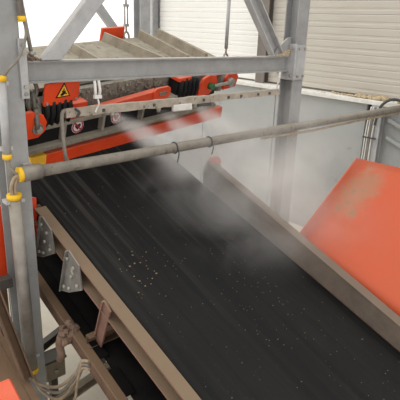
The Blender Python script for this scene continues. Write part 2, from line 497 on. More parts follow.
F(MB().extrude([(3.80, 3.033), (3.815, 3.033), (2.72, 4.375), (2.705, 4.375)], (0, 3.235, 0), (1, 0, 0), (0, 0, 1), (0, 0.07, 0))
  .extrude([(3.80, 3.033), (3.96, 3.033), (2.87, 4.375), (2.71, 4.375)], (0, 3.295, 0), (1, 0, 0), (0, 0, 1), (0, 0.01, 0))
  .extrude([(3.945, 3.033), (3.96, 3.033), (2.87, 4.375), (2.855, 4.375)], (0, 3.235, 0), (1, 0, 0), (0, 0, 1), (0, 0.07, 0)), 'brace', 'steel_light')
F(MB().box((2.55, 3.222, 4.2), (3.05, 3.234, 4.39)), 'gusset_plate', 'steel')
p = F(MB().box((1.335, 3.196, 2.80), (1.385, 3.218, 3.17)), 'end_plate', 'steel_light', bevel=0.003)
b = MB()
for z in (2.83, 2.875, 3.08, 3.13):
    b.cyl((1.36, 3.197, z), (1.36, 3.18, z), 0.013, 6)
F(b, 'bolts', 'bolt', p)['kind'] = 'stuff'
p = F(MB().box((4.058, 3.19, 2.80), (4.085, 3.40, 3.14)), 'end_plate', 'steel_light', bevel=0.003)
b = MB()
for z in (2.84, 3.10):
    for y in (3.225, 3.365):
        b.cyl((4.06, y, z), (4.04, y, z), 0.014, 6)
F(b, 'bolts', 'bolt', p)['kind'] = 'stuff'
p = F(MB().box((4.10, 3.2, 2.80), (4.235, 3.217, 3.13)), 'end_plate', 'steel_light', bevel=0.003)
b = MB()
for z in (2.835, 3.095):
    for x in (4.125, 4.21):
        b.cyl((x, 3.2, z), (x, 3.185, z), 0.013, 6)
F(b, 'bolts', 'bolt', p)['kind'] = 'stuff'
F(MB().extrude([(0, 0), (-0.24, 0), (-0.2, 0.06), (-0.06, 0.16), (0, 0.17)], (4.075, 3.268, 3.03), (1, 0, 0), (0, 0, 1), (0, 0.012, 0)), 'gusset_plate', 'steel')
for x in (1.275, 4.17): pass

bf = thing('steel_post', 'grey steel post with a diagonal brace standing behind the orange separator', 'post', (4.25, 6.0, 0))
off = Vector((-4.25, -6.0, 0))
F(MB().profile(h_profile(0.16, 0.16, 0.012, 0.01), (4.25, 6, 0.02), (4.25, 6, 4.6), (0, -1, 0)), 'column', 'steel_light', bf, off=off)
F(MB().box((4.09, 5.84, 0), (4.41, 6.16, 0.02)), 'base_plate', 'steel', bf, off=off)
F(MB().extrude([(3.93, 2.93), (4.07, 2.93), (2.80, 4.4), (2.66, 4.4)], (0, 5.93, 0), (1, 0, 0), (0, 0, 1), (0, 0.06, 0)), 'brace', 'steel_light', bf, off=off)
F(MB().profile(h_profile(0.085, 0.145, 0.011, 0.009), (3.2, 6, 2.86), (4.17, 6, 2.86), (0, 0, 1)), 'crossbeam', 'steel', bf, off=off)

MB_ = MB()
for k in range(46):
    x = 4.045 - abs(random.gauss(0, 0.09)); r = random.uniform(0.01, 0.022)
    MB_.rock((x, 3.285 + random.uniform(-0.035, -0.005), 3.025 + r*0.5 + max(0, 0.05 - (4.045 - x)*0.4)*random.random()), r, 0.7)
tag(MB_.build('dust_pile', 'rubble'), 'pale heap of dust on the crossbeam end beside the second column', 'dust', kind='stuff')
MB_ = MB()
for k in range(40):
    x = 1.40 + abs(random.gauss(0, 0.06)); r = random.uniform(0.008, 0.018)
    MB_.rock((x, 3.285 + random.uniform(-0.03, 0.02), 3.028 + r*0.5 + max(0, 0.03 - (x - 1.40)*0.3)*random.random()), r, 0.7)
tag(MB_.build('dust_pile', 'rag'), 'brown dust heaped on the crossbeam between the near column and the first brace', 'dust', kind='stuff')

# ------------------------------------------------------------------ conveyor
TAN = 0.3288
CV = lambda y: 0.819 + TAN * y
AN = math.atan(TAN)
cv = thing('belt_conveyor', 'wide black inclined belt conveyor with dusty brown steel side rails', 'conveyor', (2.27, 0, 0))
coff = Vector((-2.27, 0, 0))
def K(mb, name, mat, parent=cv, bevel=0.0):
    return F(mb, name, mat, parent, bevel, coff)
def along(poly, x, y0, y1, dz):
    return MB().profile(poly, (x, y0, CV(y0) + dz), (x, y1, CV(y1) + dz), (0, -math.sin(AN), math.cos(AN)))
# belt: flat strand with a fine grid so that it can sag and ripple a little
def belt_strip(x0, x1, y0, y1, dz, th, nx, ny, wob):
    mb = MB(); vs = []; fs = []
    for s in (0, 1):
        for j in range(ny + 1):
            for i in range(nx + 1):
                x = x0 + (x1-x0)*i/nx; y = y0 + (y1-y0)*j/ny
                u = 2*i/nx - 1
                z = CV(y) + dz - s*th - 0.014*(1-u*u) + wob*noise.noise((x*1.5, y*0.8, 0.3))
                vs.append((x, y, z))
    W = nx + 1; T = W*(ny + 1)
    for j in range(ny):
        for i in range(nx):
            a = j*W + i
            fs.append((a, a+1, a+W+1, a+W)); fs.append((T+a, T+a+W, T+a+W+1, T+a+1))
    for j in range(ny):
        a = j*W; fs.append((a, a+W, T+a+W, T+a)); a = j*W + nx; fs.append((a, T+a, T+a+W, a+W))
    for i in range(nx):
        fs.append((i, T+i, T+i+1, i+1)); a = ny*W+i; fs.append((a, a+1, T+a+1, T+a))
    return mb.add(vs, fs, True)
K(belt_strip(1.535, 3.012, -1.6, 4.9, 0.0, 0.014, 20, 50, 0.006), 'belt', 'belt')
K(belt_strip(1.525, 3.0, -1.6, 4.9, -0.585, 0.014, 8, 12, 0.004), 'return_belt', 'return_rubber')
K(along([(0, 0), (1.30, 0), (1.30, 0.01), (0, 0.01)], 1.62, -1.6, 4.9, -0.16), 'shade_pan', 'black_plate')  # added black sheet, darkens the shaded opening under the belt
K(MB().cyl((1.58, 4.95, CV(4.95) - 0.25), (2.97, 4.95, CV(4.95) - 0.25), 0.245, 28), 'head_pulley', 'rubber')
K(MB().cyl((1.58, -1.65, CV(-1.65) - 0.25), (2.97, -1.65, CV(-1.65) - 0.25), 0.22, 28), 'tail_pulley', 'rubber')
for y0, y1 in ((2.60, 4.6), (2.28, 2.50), (2.12, 2.20), (-1.2, 2.06)):
    K(along([(0, 0), (0.07, 0), (0.07, 0.006), (0, 0.006)], 1.485, y0, y1, -0.578), 'shade_strip', 'return_rubber')  # added black strips, keep the gap beside the chord as dark as shade
# side rails (channels) and the deeper skirt on the far side
K(along([(q[0], q[1]) for q in channel(0.085, 0.135, 0.012, -1)], 1.53, -1.2, 3.44, -0.105), 'side_rail', 'rail')
K(MB().extrude([(-1.2, CV(-1.2)), (3.24, CV(3.24)), (3.24, CV(3.24) + 0.215), (-1.2, CV(-1.2) + 0.09)], (3.02, 0, 0), (0, 1, 0), (0, 0, 1), (0.012, 0, 0))
  .profile([(0, 0), (0.085, 0), (0.085, 0.014), (0, 0.014)], (3.02, -1.2, CV(-1.2) + 0.09), (3.02, 3.24, CV(3.24) + 0.212), (0, -0.3, 0.95)), 'skirt_board', 'skirt')
K(along(channel(0.085, 0.135, 0.012, 1), 3.035, -1.2, 3.22, -0.14), 'side_rail', 'rail')
# end plate standing at the upper end of the skirt, with its orange cap
p = K(MB().extrude([(3.00, -0.05), (3.17, -0.05), (3.17, 0.20), (3.14, 0.245), (3.03, 0.235), (2.985, 0.14)], (0, 3.25, CV(3.25)), (1, 0, 0), (0, 0, 1), (0, 0.02, 0)), 'end_plate', 'gusset')
K(MB().extrude([(3.06, 0.195), (3.165, 0.175), (3.175, 0.225), (3.14, 0.265), (3.08, 0.265), (3.05, 0.235)], (0, 3.235, CV(3.25)), (1, 0, 0), (0, 0, 1), (0, 0.05, 0)), 'end_cap', 'orange', p)
# triangular gussets with bolts
def gusset(dy):
    q = [(2.87, 1.83), (3.0, 1.47), (2.90, 1.50), (2.71, 1.60), (2.74, 1.77)]
    poly = [(y + dy, z + dy*TAN) for y, z in q]
    g = K(MB().extrude(poly, (1.43, 0, 0), (0, 1, 0), (0, 0, 1), (0.01, 0, 0)), 'gusset_plate', 'gusset')
    bm_ = MB()
    for y, z in ((2.88, 1.77), (2.80, 1.73), (2.95, 1.53), (2.88, 1.545), (2.76, 1.615), (2.84, 1.65)):
        bm_.cyl((1.431, y + dy, z + dy*TAN), (1.415, y + dy, z + dy*TAN), 0.013, 6)
    K(bm_, 'bolts', 'bolt', g)['kind'] = 'stuff'
    K(MB().extrude([(0, 0), (0.022, 0), (0.022, 0.008), (0, 0.008)], (1.408, 3.0 + dy, 1.47 + dy*TAN), (1, 0, 0), (0, 0.94, 0.34), (0, -0.13, 0.36)), 'gusset_flange', 'gusset', g)
gusset(0); gusset(0.38); gusset(-1.52)
# lower chords, struts and cross members
K(along([(-0.035, -0.05), (0.035, -0.05), (0.035, 0.05), (-0.035, 0.05)], 1.455, -1.2, 4.6, -0.63), 'bottom_chord', 'chord', bevel=0.006)
K(along(h_profile(0.11, 0.09, 0.012, 0.012), 3.08, -1.2, 4.6, -0.63), 'bottom_chord', 'chord')
for x, sx in ((1.442, 1), (3.125, -1)):
    for y, dy in ((2.42, 0.33), (0.8, 0.33)):
        K(MB().profile([(-0.045, 0), (0.045, 0), (0.045, 0.012), (-0.033, 0.012), (-0.033, 0.025), (-0.045, 0.025)], (x + 0.12*sx, y + dy, CV(y + dy) - 0.63), (x, y - 0.02, CV(y) + 0.015), (-sx, 0, 0)), 'strut', 'rail')
for y in (2.76, 1.13, 4.2):
    K(MB().profile(channel(0.06, 0.09, 0.01), (1.47, y, CV(y) - 0.60), (3.05, y, CV(y) - 0.60), (0, 0, 1)), 'cross_member', 'chord')
for x in (1.435, 3.08):
    for y in (4.3, 0.3):
        K(MB().box((x - 0.05, y - 0.05, 0), (x + 0.05, y + 0.05, CV(y) - 0.66)), 'leg', 'chord')

# chips on the belt
MB_ = MB()
def chip(x, y, r):
    u = 2*(x - 1.535)/1.477 - 1
    MB_.rock((x, y, CV(y) - 0.014*(1-u*u) + 0.004 + r*0.3 + 0.006*noise.noise((x*1.5, y*0.8, 0.3))), r, 0.55)
for k in range(26):
    chip(random.gauss(1.86, 0.09), random.gauss(2.57, 0.14), random.uniform(0.003, 0.007))
for k in range(6):
    chip(random.gauss(1.84, 0.05), random.gauss(2.55, 0.06), random.uniform(0.006, 0.010))
for k in range(120):
    chip(random.uniform(1.6, 2.95), random.uniform(1.0, 3.9), random.uniform(0.002, 0.004))
for k in range(50):
    chip(random.uniform(2.1, 2.7), random.uniform(1.6, 2.6), random.uniform(0.002, 0.004))
tag(MB_.build('gravel_chips', 'chip'), 'scattered pale gravel chips lying on the black conveyor belt', 'gravel', kind='stuff')

# ------------------------------------------------------------------ overband magnet separator, hung over the belt and parallel to it
A = math.radians(11.6)
EC = Vector((0, math.cos(AN), math.sin(AN)))
XP = Vector((1, 0, 0)) * math.cos(A) + EC * math.sin(A)
YP = Vector((-1, 0, 0)) * math.sin(A) + EC * math.cos(A)
ZP = XP.cross(YP)
MO = Vector((1.626, 3.556, 2.229))
MR = Matrix((XP, YP, ZP)).transposed()
mg = thing('magnetic_separator', 'orange and black overband magnetic separator with cleated belt hung above the conveyor', 'separator', MO, MR)
def G(mb, name, mat, parent=mg, bevel=0.0, kind=None):
    return mb.build(name, mat, parent, bevel, kind)
FX, FZ = (1, 0, 0), (0, 0, 1)
# orange skirt along the lower edge, yellow marked end
G(MB().extrude([(0.0, 0.0), (2.33, -0.055), (2.30, 0.075), (0.0, 0.10)], (0, 0, 0), FX, FZ, (0, 0.06, 0)), 'lower_skirt', 'orange', bevel=0.004)
G(MB().extrude([(-0.14, 0.003), (-0.001, 0.0), (-0.001, 0.10), (-0.14, 0.104)], (0, 0, 0), FX, FZ, (0, 0.06, 0)), 'yellow_marking', 'flat_yellow', bevel=0.004)
# frame flanges and the black side plate between them
G(MB().extrude([(-0.34, 0.158), (2.1, 0.13), (2.1, 0.165), (-0.34, 0.195)], (0, -0.03, 0), FX, FZ, (0, 0.13, 0)), 'lower_flange', 'grime', bevel=0.003)
G(MB().extrude([(-0.34, 0.195), (2.1, 0.165), (2.1, 0.335), (-0.34, 0.335)], (0, 0.03, 0), FX, FZ, (0, 0.05, 0)), 'side_plate', 'black_plate')
G(MB().extrude([(-0.34, 0.335), (1.45, 0.335), (1.45, 0.365), (-0.34, 0.37)], (0, -0.03, 0), FX, FZ, (0, 0.13, 0)), 'upper_flange', 'grime', bevel=0.003)
for x in (0.13, 0.52, 0.98):
    G(MB().box((x - 0.012, -0.02, 0.197), (x + 0.012, 0.03, 0.334)), 'stiffener', 'grime')
# belt round its two end rollers, flat box of the magnet inside
def loop(x0, x1, z0, z1, n=10):
    r = (z1 - z0)/2; zc = (z0 + z1)/2
    p = [(x1 + r*math.sin(PI*k/n), zc - r*math.cos(PI*k/n)) for k in range(n + 1)]
    p += [(x0 - r*math.sin(PI*k/n), zc + r*math.cos(PI*k/n)) for k in range(n + 1)]
    return p
lo, li = loop(-0.2, 2.28, 0.20, 0.53), loop(-0.2, 2.28, 0.215, 0.515)
mb = MB(); n = len(lo); vs = []
for y in (0.17, 0.90):
    vs += [(q[0], y, q[1]) for q in lo] + [(q[0], y, q[1]) for q in li]
fs = []
for i in range(n):
    j = (i + 1) % n
    fs += [(i, j, 2*n+j, 2*n+i), (n+i, 3*n+i, 3*n+j, n+j), (i, n+i, n+j, j), (2*n+i, 2*n+j, 3*n+j, 3*n+i)]
mb.add(vs, fs, False)
mbelt = G(mb, 'cleated_belt', 'rubber')
G(MB().extrude([(-0.2, 0), (2.28, 0), (2.28, 0.022), (-0.2, 0.022)], (0, 0.18, 0.531), FX, FZ, (0, 0.71, 0)), 'dust_layer', 'dusty_belt', mbelt)
for x, dx, h in ((0.30, 0.0, 0.06), (0.78, 0.0, 0.07), (1.42, -0.14, 0.085), (1.73, 0.03, 0.085), (2.02, 0.03, 0.08)):
    G(MB().extrude([(-0.035, 0), (0.05, 0), (0.03, h*0.7), (0.006, h), (-0.014, h)], (x, 0.19, 0.552), FX, FZ, (dx, 0.69, 0)), 'cleat', 'cleat', mbelt)
G(MB().box((0.05, 0.12, 0.22), (2.1, 0.17, 0.525)), 'magnet_core', 'core')
G(MB().box((0.05, 0.90, 0.15), (2.1, 0.96, 0.50)), 'side_plate', 'black_plate')
for x in (-0.2, 2.28):
    G(MB().cyl((x, 0.10, 0.365), (x, 0.95, 0.365), 0.145, 24), 'end_roller', 'black_plate')
# crumbly dirt crust on the front of the core
mb = MB()
for k in range(150):
    x = random.uniform(0.25, 1.35); z = random.uniform(0.40, 0.54)
    mb.rock((x, 0.112, z), random.uniform(0.006, 0.017), 0.9)
G(mb, 'dirt_crust', 'core', kind='stuff')
# long tapered orange tensioner with its rounded end plate
G(MB().extrude([(0.08, 0.372), (1.13, 0.372), (1.13, 0.455), (0.40, 0.415), (0.08, 0.395)], (0, -0.02, 0), FX, FZ, (0, 0.06, 0)), 'tension_arm', 'orange', bevel=0.003)
p = [(1.06 + q[0], 0.37 + q[1]) for q in rounded(0.22, 0.115, 0.045)]
ep = G(MB().extrude(p, (0, -0.035, 0), FX, FZ, (0, 0.02, 0)), 'tension_end_plate', 'orange')
G(MB().box((1.13, -0.042, 0.415), (1.22, -0.034, 0.445)), 'slot', 'grime', ep)
# warning plate at the near end
wp = G(MB().extrude([(q[0] - 0.095, q[1] + 0.525) for q in rounded(0.305, 0.165, 0.012, 2)], (0, -0.03, 0), FX, FZ, (0, 0.012, 0)), 'warning_plate', 'orange')
def tri(s, c): return [(c[0] - s, c[1] - s*0.577), (c[0] + s, c[1] - s*0.577), (c[0], c[1] + s*1.155)]
TC = (0.065, 0.612)
G(MB().extrude(tri(0.064, TC), (0, -0.033, 0), FX, FZ, (0, 0.003, 0)), 'triangle_border', 'flat_black', wp)
G(MB().extrude(tri(0.049, TC), (0, -0.035, 0), FX, FZ, (0, 0.003, 0)), 'triangle_field', 'flat_yellow', wp)
hand = [(-0.026, -0.022), (-0.006, -0.024), (0.012, -0.012), (0.028, -0.018), (0.030, -0.010), (0.014, 0.000), (0.020, 0.010), (0.014, 0.014), (0.004, 0.008), (0.004, 0.030), (-0.003, 0.030), (-0.006, 0.010), (-0.012, 0.016), (-0.016, 0.012), (-0.012, 0.000), (-0.026, -0.012)]
G(MB().extrude([(TC[0] + x, TC[1] + z) for x, z in hand], (0, -0.037, 0), FX, FZ, (0, 0.003, 0)), 'hand_symbol', 'flat_black', wp)
mb = MB()
for x, z in ((-0.07, 0.545), (0.185, 0.545)):
    mb.cyl((x, -0.03, z), (x, -0.042, z), 0.01, 6)
G(mb, 'bolts', 'bolt', wp, kind='stuff')
# ribbed black rubber buffers below the plate and at the far end
def buffer(x0, x1, z0, z1, k):
    t = G(MB().box((x0, -0.01, z0), (x1, 0.10, z1)), 'rubber_buffer', 'rubber')
    mb = MB()
    for i in range(k):
        x = x0 + (x1 - x0)*(i + 0.5)/k
        mb.tube([(x, -0.015, z0 - 0.01), (x + 0.003, -0.03, (z0 + z1)/2), (x, -0.015, z1 + 0.012*(i % 2))], (x1 - x0)/k*0.38, 8)
    G(mb, 'ribs', 'rubber', t, kind='stuff')
buffer(-0.08, 0.17, 0.375, 0.535, 5)
buffer(1.40, 1.70, 0.30, 0.51, 5)
G(MB().box((1.38, -0.03, 0.50), (1.56, 0.1, 0.535)), 'buffer_bracket', 'orange', bevel=0.004)
G(MB().box((0.20, 0.0, 0.372), (0.34, 0.08, 0.48)), 'buffer_bracket', 'orange', bevel=0.004)
# lifting lug at the near end
lg = G(MB().extrude([(-0.32, 0.31), (-0.14, 0.31), (-0.085, 0.35), (-0.075, 0.42), (-0.11, 0.48), (-0.20, 0.52), (-0.32, 0.52)], (0, -0.06, 0), FX, FZ, (0, 0.03, 0)), 'lifting_lug', 'orange', bevel=0.003)
G(MB().cyl((-0.155, -0.06, 0.385), (-0.155, -0.095, 0.385), 0.026, 6), 'nut', 'bolt', lg)
G(MB().cyl((-0.155, -0.06, 0.385), (-0.155, -0.07, 0.385), 0.042, 16), 'washer', 'grime', lg)
# bearings and tension rod at the far end
bp1 = [(1.73, 0.30), (1.92, 0.30), (2.0, 0.37), (2.02, 0.42), (1.97, 0.49), (1.86, 0.51), (1.77, 0.48), (1.73, 0.40)]
bk = G(MB().extrude(bp1, (0, -0.03, 0), FX, FZ, (0, 0.03, 0)), 'bearing_plate', 'orange', bevel=0.004)
G(MB().cyl((1.885, -0.03, 0.40), (1.885, -0.08, 0.40), 0.035, 6), 'nut', 'green', bk)
G(MB().cyl((1.87, -0.055, 0.40), (2.27, -0.055, 0.395), 0.018, 10), 'tension_rod', 'bolt')
bp2 = [(2.18, 0.30), (2.40, 0.31), (2.41, 0.42), (2.35, 0.48), (2.22, 0.49), (2.16, 0.43)]
bk = G(MB().extrude(bp2, (0, -0.02, 0), FX, FZ, (0, 0.03, 0)), 'bearing_plate', 'orange', bevel=0.004)
G(MB().cyl((2.24, -0.02, 0.39), (2.24, -0.07, 0.39), 0.05, 8), 'nut', 'bolt', bk)
G(MB().box((2.08, -0.02, 0.30), (2.14, 0.06, 0.50)), 'rod_bracket', 'grime', bevel=0.004)
G(MB().extrude([(1.95, 0.46), (2.12, 0.47), (2.12, 0.53), (1.95, 0.53)], (0, 0.0, 0), FX, FZ, (0, 0.05, 0)), 'buffer_bracket', 'orange', bevel=0.004)
# orange bracket with an eye at the rear edge, where the turnbuckle takes hold
G(MB().extrude([(0, 0), (0.30, 0), (0.30, 0.145), (0, 0.145)], (1.315, 0.95, 0.50), FX, FZ, (0, 0.03, 0)), 'rear_bracket', 'orange', bevel=0.004)
# round prohibition signs on the black side plate
def roundel(x, z, r):
    s = G(MB().extrude(disc(r, 24, (x, z)), (0, 0.024, 0), FX, FZ, (0, 0.005, 0)), 'prohibition_sign', 'flat_white')
    ring = MB(); o = disc(r*0.93, 24, (x, z)); i_ = disc(r*0.74, 24, (x, z))
    vs = [(q[0], 0.022, q[1]) for q in o + i_] + [(q[0], 0.0245, q[1]) for q in o + i_]
    fs = []
    for k in range(24):
        j = (k + 1) % 24
        fs += [(k, j, 24 + j, 24 + k), (48 + k, 72 + k, 72 + j, 48 + j), (k, 48 + k, 48 + j, j), (24 + k, 24 + j, 72 + j, 72 + k)]
    G(ring.add(vs, fs), 'red_ring', 'flat_red', s)
    h = []
    for k in range(20):
        t = 2*PI*k/20
        h.append((x + r*0.036*16*math.sin(t)**3 * 0.85, z + r*0.033*(13*math.cos(t) - 5*math.cos(2*t) - 2*math.cos(3*t) - math.cos(4*t))))
    G(MB().extrude(h, (0, 0.0225, 0), FX, FZ, (0, 0.002, 0)), 'heart_symbol', 'flat_black', s)
    d = r*0.8*0.707; w = r*0.08
    G(MB().extrude([(x - d - w, z + d - w), (x - d + w, z + d + w), (x + d + w, z - d + w), (x + d - w, z - d - w)], (0, 0.0205, 0), FX, FZ, (0, 0.002, 0)), 'red_bar', 'flat_red', s)
roundel(0.29, 0.265, 0.058)
roundel(0.70, 0.262, 0.054)

def mw(x, y, z):
    return MO + MR @ Vector((x, y, z))

# ------------------------------------------------------------------ hangers of the separator
def shackle(mb, c, ax, down, w, h, r):
    """bow shackle: a U with a pin across its open end"""
    c, ax, down = Vector(c), Vector(ax).normalized(), Vector(down).normalized()
    pts = [c - ax*w*0.8 - down*h]
    for k in range(11):
        a = PI*k/10
        pts.append(c - ax*w*math.cos(a) + down*w*math.sin(a))
    pts.append(c + ax*w*0.8 - down*h)
    mb.tube(pts, r, 8)
    return mb
ch = thing('hanging_chain', 'galvanised chain and bow shackles holding the near orange lug under the crossbeam', 'chain', (1.47, 3.36, 2.88))
coff2 = Vector((-1.47, -3.36, -2.88))
top = Vector((1.47, 3.36, 2.885)); lug = mw(-0.155, -0.045, 0.40)
d = (lug - top); L_ = d.length; dn = d.normalized()
for k in range(3):
    c = top + dn*(0.045 + 0.082*k)
    ax = Vector((1, 0, 0)) if k % 2 == 0 else Vector((0.3, 1, 0))
    F(MB().torus(c, dn, ax, 0.058, 0.034, 0.015), 'link', 'chain_steel', ch, off=coff2)
F(shackle(MB(), lug - dn*0.155, (1, 0.2, 0), -dn, 0.042, 0.07, 0.018), 'shackle', 'chain_steel', ch, off=coff2)
F(shackle(MB(), lug - dn*0.02, (0.2, 1, 0), dn, 0.045, 0.09, 0.019), 'shackle', 'chain_steel', ch, off=coff2)
F(MB().cyl(lug - dn*0.11 + Vector((-0.01, -0.06, 0)), lug - dn*0.11 + Vector((0.01, 0.06, 0)), 0.015, 10), 'shackle_pin', 'chain_steel', ch, off=coff2)

def turnbuckle(name, label, low, length):
    low = Vector(low)
    t = thing(name, label, 'turnbuckle', low, group=None)
    up = Vector((0, 0, 1))
    mk = lambda mb, n_, mt: mb.build(n_, mt, t)
    mk(MB().torus((0, 0, 0.0), up, (1, 0, 0), 0.05, 0.03, 0.011), 'eye', 'bolt')
    mk(MB().cyl((0, 0, 0.05), (0, 0, 0.12), 0.010, 8), 'eye_bolt', 'bolt')
    return t, mk
t, mk = turnbuckle('turnbuckle', 'steel turnbuckle on chain above the orange rear bracket of the separator', mw(1.655, 0.95, 0.54), 1)
mk(MB().cyl((-0.017, 0, 0.11), (-0.017, 0, 0.30), 0.008, 8).cyl((0.017, 0, 0.11), (0.017, 0, 0.30), 0.008, 8).box((-0.026, -0.014, 0.10), (0.026, 0.014, 0.125)).box((-0.026, -0.014, 0.29), (0.026, 0.014, 0.315)), 'turnbuckle_body', 'bolt')
mk(MB().cyl((0, 0, 0.31), (0, 0, 0.38), 0.010, 8), 'eye_bolt', 'bolt')
for k in range(12):
    mk(MB().torus((0, 0, 0.42 + 0.075*k), (0, 0, 1), (1, 0, 0) if k % 2 else (0, 1, 0), 0.048, 0.026, 0.009, 16, 6), 'link', 'bolt')
t, mk = turnbuckle('turnbuckle', 'pale suspension rod with shackle hanging in front of the daylit siding', mw(2.43, 0.21, 0.53), 1)
mk(MB().cyl((0, 0, 0.1), (0.01, 0, 0.60), 0.019, 10), 'rod', 'steel_light')
mk(shackle(MB(), (0.01, 0, 0.62), (1, 0, 0), (0, 0, -1), 0.03, 0.07, 0.010), 'shackle', 'bolt')
mk(MB().cyl((-0.03, 0, 0.69), (0.05, 0, 0.69), 0.012, 8), 'shackle_pin', 'bolt')
for k in range(9):
    mk(MB().torus((0.01, 0, 0.73 + 0.075*k), (0, 0, 1), (1, 0, 0) if k % 2 else (0, 1, 0), 0.048, 0.026, 0.009, 16, 6), 'link', 'bolt')
G(MB().extrude([(2.34, 0.46), (2.5, 0.46), (2.5, 0.52), (2.34, 0.52)], (0, 0.13, 0), FX, FZ, (0, 0.03, 0)), 'suspension_bracket', 'orange')

# ------------------------------------------------------------------ spray bar under the crossbeam
sb = thing('spray_bar', 'scale-crusted spray bar with nozzles hung below the crossbeam', 'spray bar', (1.64, 3.27, 2.67))
soff = Vector((-1.64, -3.27, -2.67))
SA, SB = Vector((1.66, 3.27, 2.672)), Vector((3.95, 3.27, 2.69))
def sp(t): return SA + (SB - SA)*t
bar = MB()
segs = 40
prof = [(-0.02, -0.03), (0.02, -0.03), (0.02, 0.03), (-0.02, 0.03)]
vs, fs = [], []
for i in range(segs + 1):
    p = sp(i/segs)
    for a, c in prof:
        w = 1 + 0.22*noise.noise((i*0.9, a*40, c*40))
        vs.append((p.x, p.y + a*w, p.z + c*w*(1.0 if i < segs*0.7 else 0.85)))
for i in range(segs):
    for j in range(4):
        fs.append((i*4+j, i*4+(j+1) % 4, (i+1)*4+(j+1) % 4, (i+1)*4+j))
fs += [(0, 1, 2, 3), tuple(segs*4 + k for k in (3, 2, 1, 0))]
F(bar.add(vs, fs), 'pipe', 'spray_metal', sb, off=soff)
for t in (0.13, 0.33, 0.56, 0.69, 0.76, 0.86, 0.93):
    p = sp(t)
    nz_ = F(MB().box((p.x - 0.010, p.y - 0.030, p.z - 0.014), (p.x + 0.010, p.y - 0.018, p.z + 0.008)), 'clip', 'cable_dark', sb, off=soff)
for t in (0.17, 0.36, 0.53):
    p = sp(t)
    F(MB().tube([(p.x, p.y, p.z - 0.025), (p.x, p.y + 0.01, p.z - 0.05), (p.x, p.y + 0.02, p.z - 0.07)], [0.016, 0.018, 0.009], 8), 'nozzle', 'bolt', sb, off=soff)
p = sp(0.46)
F(MB().box((p.x - 0.10, p.y - 0.03, p.z - 0.075), (p.x + 0.10, p.y + 0.01, p.z - 0.02)), 'nozzle_holder', 'cable_white', sb, bevel=0.008, off=soff)
p = sp(0.56)
F(MB().box((p.x - 0.05, p.y - 0.02, p.z - 0.06), (p.x + 0.10, p.y + 0.02, p.z - 0.028)), 'nozzle_holder', 'cable_dark', sb, bevel=0.008, off=soff)
# wire straps to the crossbeam
F(MB().tube([(1.892, 3.252, 2.885), (1.890, 3.24, 2.82), (1.893, 3.245, 2.775)], 0.011, 8).tube([(1.925, 3.252, 2.885), (1.928, 3.24, 2.82), (1.925, 3.245, 2.775)], 0.011, 8).box((1.88, 3.232, 2.76), (1.938, 3.258, 2.785)), 'strap', 'cable_white', sb, off=soff)
F(MB().tube(curve([(1.91, 3.245, 2.76), (1.915, 3.24, 2.72), (1.905, 3.25, 2.69), (1.89, 3.25, 2.66)]), 0.007, 6), 'wire', 'cable_white', sb, off=soff)
F(MB().tube(curve([(3.93, 3.27, 2.88), (3.935, 3.26, 2.82), (3.925, 3.27, 2.76), (3.93, 3.27, 2.71)]), 0.008, 6).box((3.915, 3.255, 2.82), (3.945, 3.285, 2.88)), 'strap', 'cable_white', sb, off=soff)
F(MB().tube(curve([(1.68, 3.27, 2.69), (1.645, 3.262, 2.685), (1.628, 3.255, 2.65), (1.625, 3.25, 2.55), (1.63, 3.25, 2.44), (1.64, 3.25, 2.36), (1.67, 3.25, 2.31)]), 0.014, 10), 'hose', 'cable_grey', sb, off=soff)
p = sp(0.02)
F(MB().tube(curve([(p.x + 0.02, p.y - 0.02, p.z + 0.03), (p.x + 0.05, p.y - 0.03, p.z - 0.0), (p.x + 0.03, p.y - 0.03, p.z - 0.03)]), 0.009, 8), 'hose_clamp', 'cable_dark', sb, off=soff)

# ------------------------------------------------------------------ horizontal pipe across the conveyor
hp = thing('crossing_pipe', 'long dusty pipe crossing above the conveyor from column to wall', 'pipe', (1.3, 3.15, 2.32))
hoff = Vector((-1.3, -3.15, -2.32))
F(MB().tube([(1.30, 3.15, 2.322), (3.0, 3.15, 2.335), (5.0, 3.15, 2.352), (6.93, 3.15, 2.372)], 0.040, 16), 'pipe', 'handrail', hp, off=hoff)
F(MB().tube([(1.27, 3.15, 2.322), (1.40, 3.15, 2.323)], 0.052, 16), 'coupling', 'conduit', hp, bevel=0, off=hoff)
F(MB().tube([(1.245, 3.15, 2.322), (1.275, 3.15, 2.322)], 0.050, 16), 'end_bushing', 'yellow', hp, off=hoff)
F(MB().box((1.30, 3.18, 2.27), (1.36, 3.222, 2.375)), 'pipe_clip', 'steel', hp, off=hoff)
F(MB().tube([(3.6, 3.14, 2.285), (4.4, 3.135, 2.278), (5.2, 3.14, 2.296), (6.9, 3.15, 2.318)], 0.013, 8), 'strapped_cable', 'cable_tan', hp, off=hoff)
for x, s in ((2.55, 1), (2.93, 0.6), (4.02, 1.3)):
    F(MB().torus((x, 3.15, 2.335 + (x-3)*0.008), (0, 1, 0), (0, 0, 1), 0.045, 0.045, 0.006, 16, 6)
      .tube(curve([(x, 3.105, 2.33), (x + 0.01, 3.10, 2.29), (x - 0.005, 3.10, 2.25 - 0.03*s)]), 0.005, 6), 'tie_wire', 'cable_dark' if s < 1.2 else 'cable_tan', hp, off=hoff)

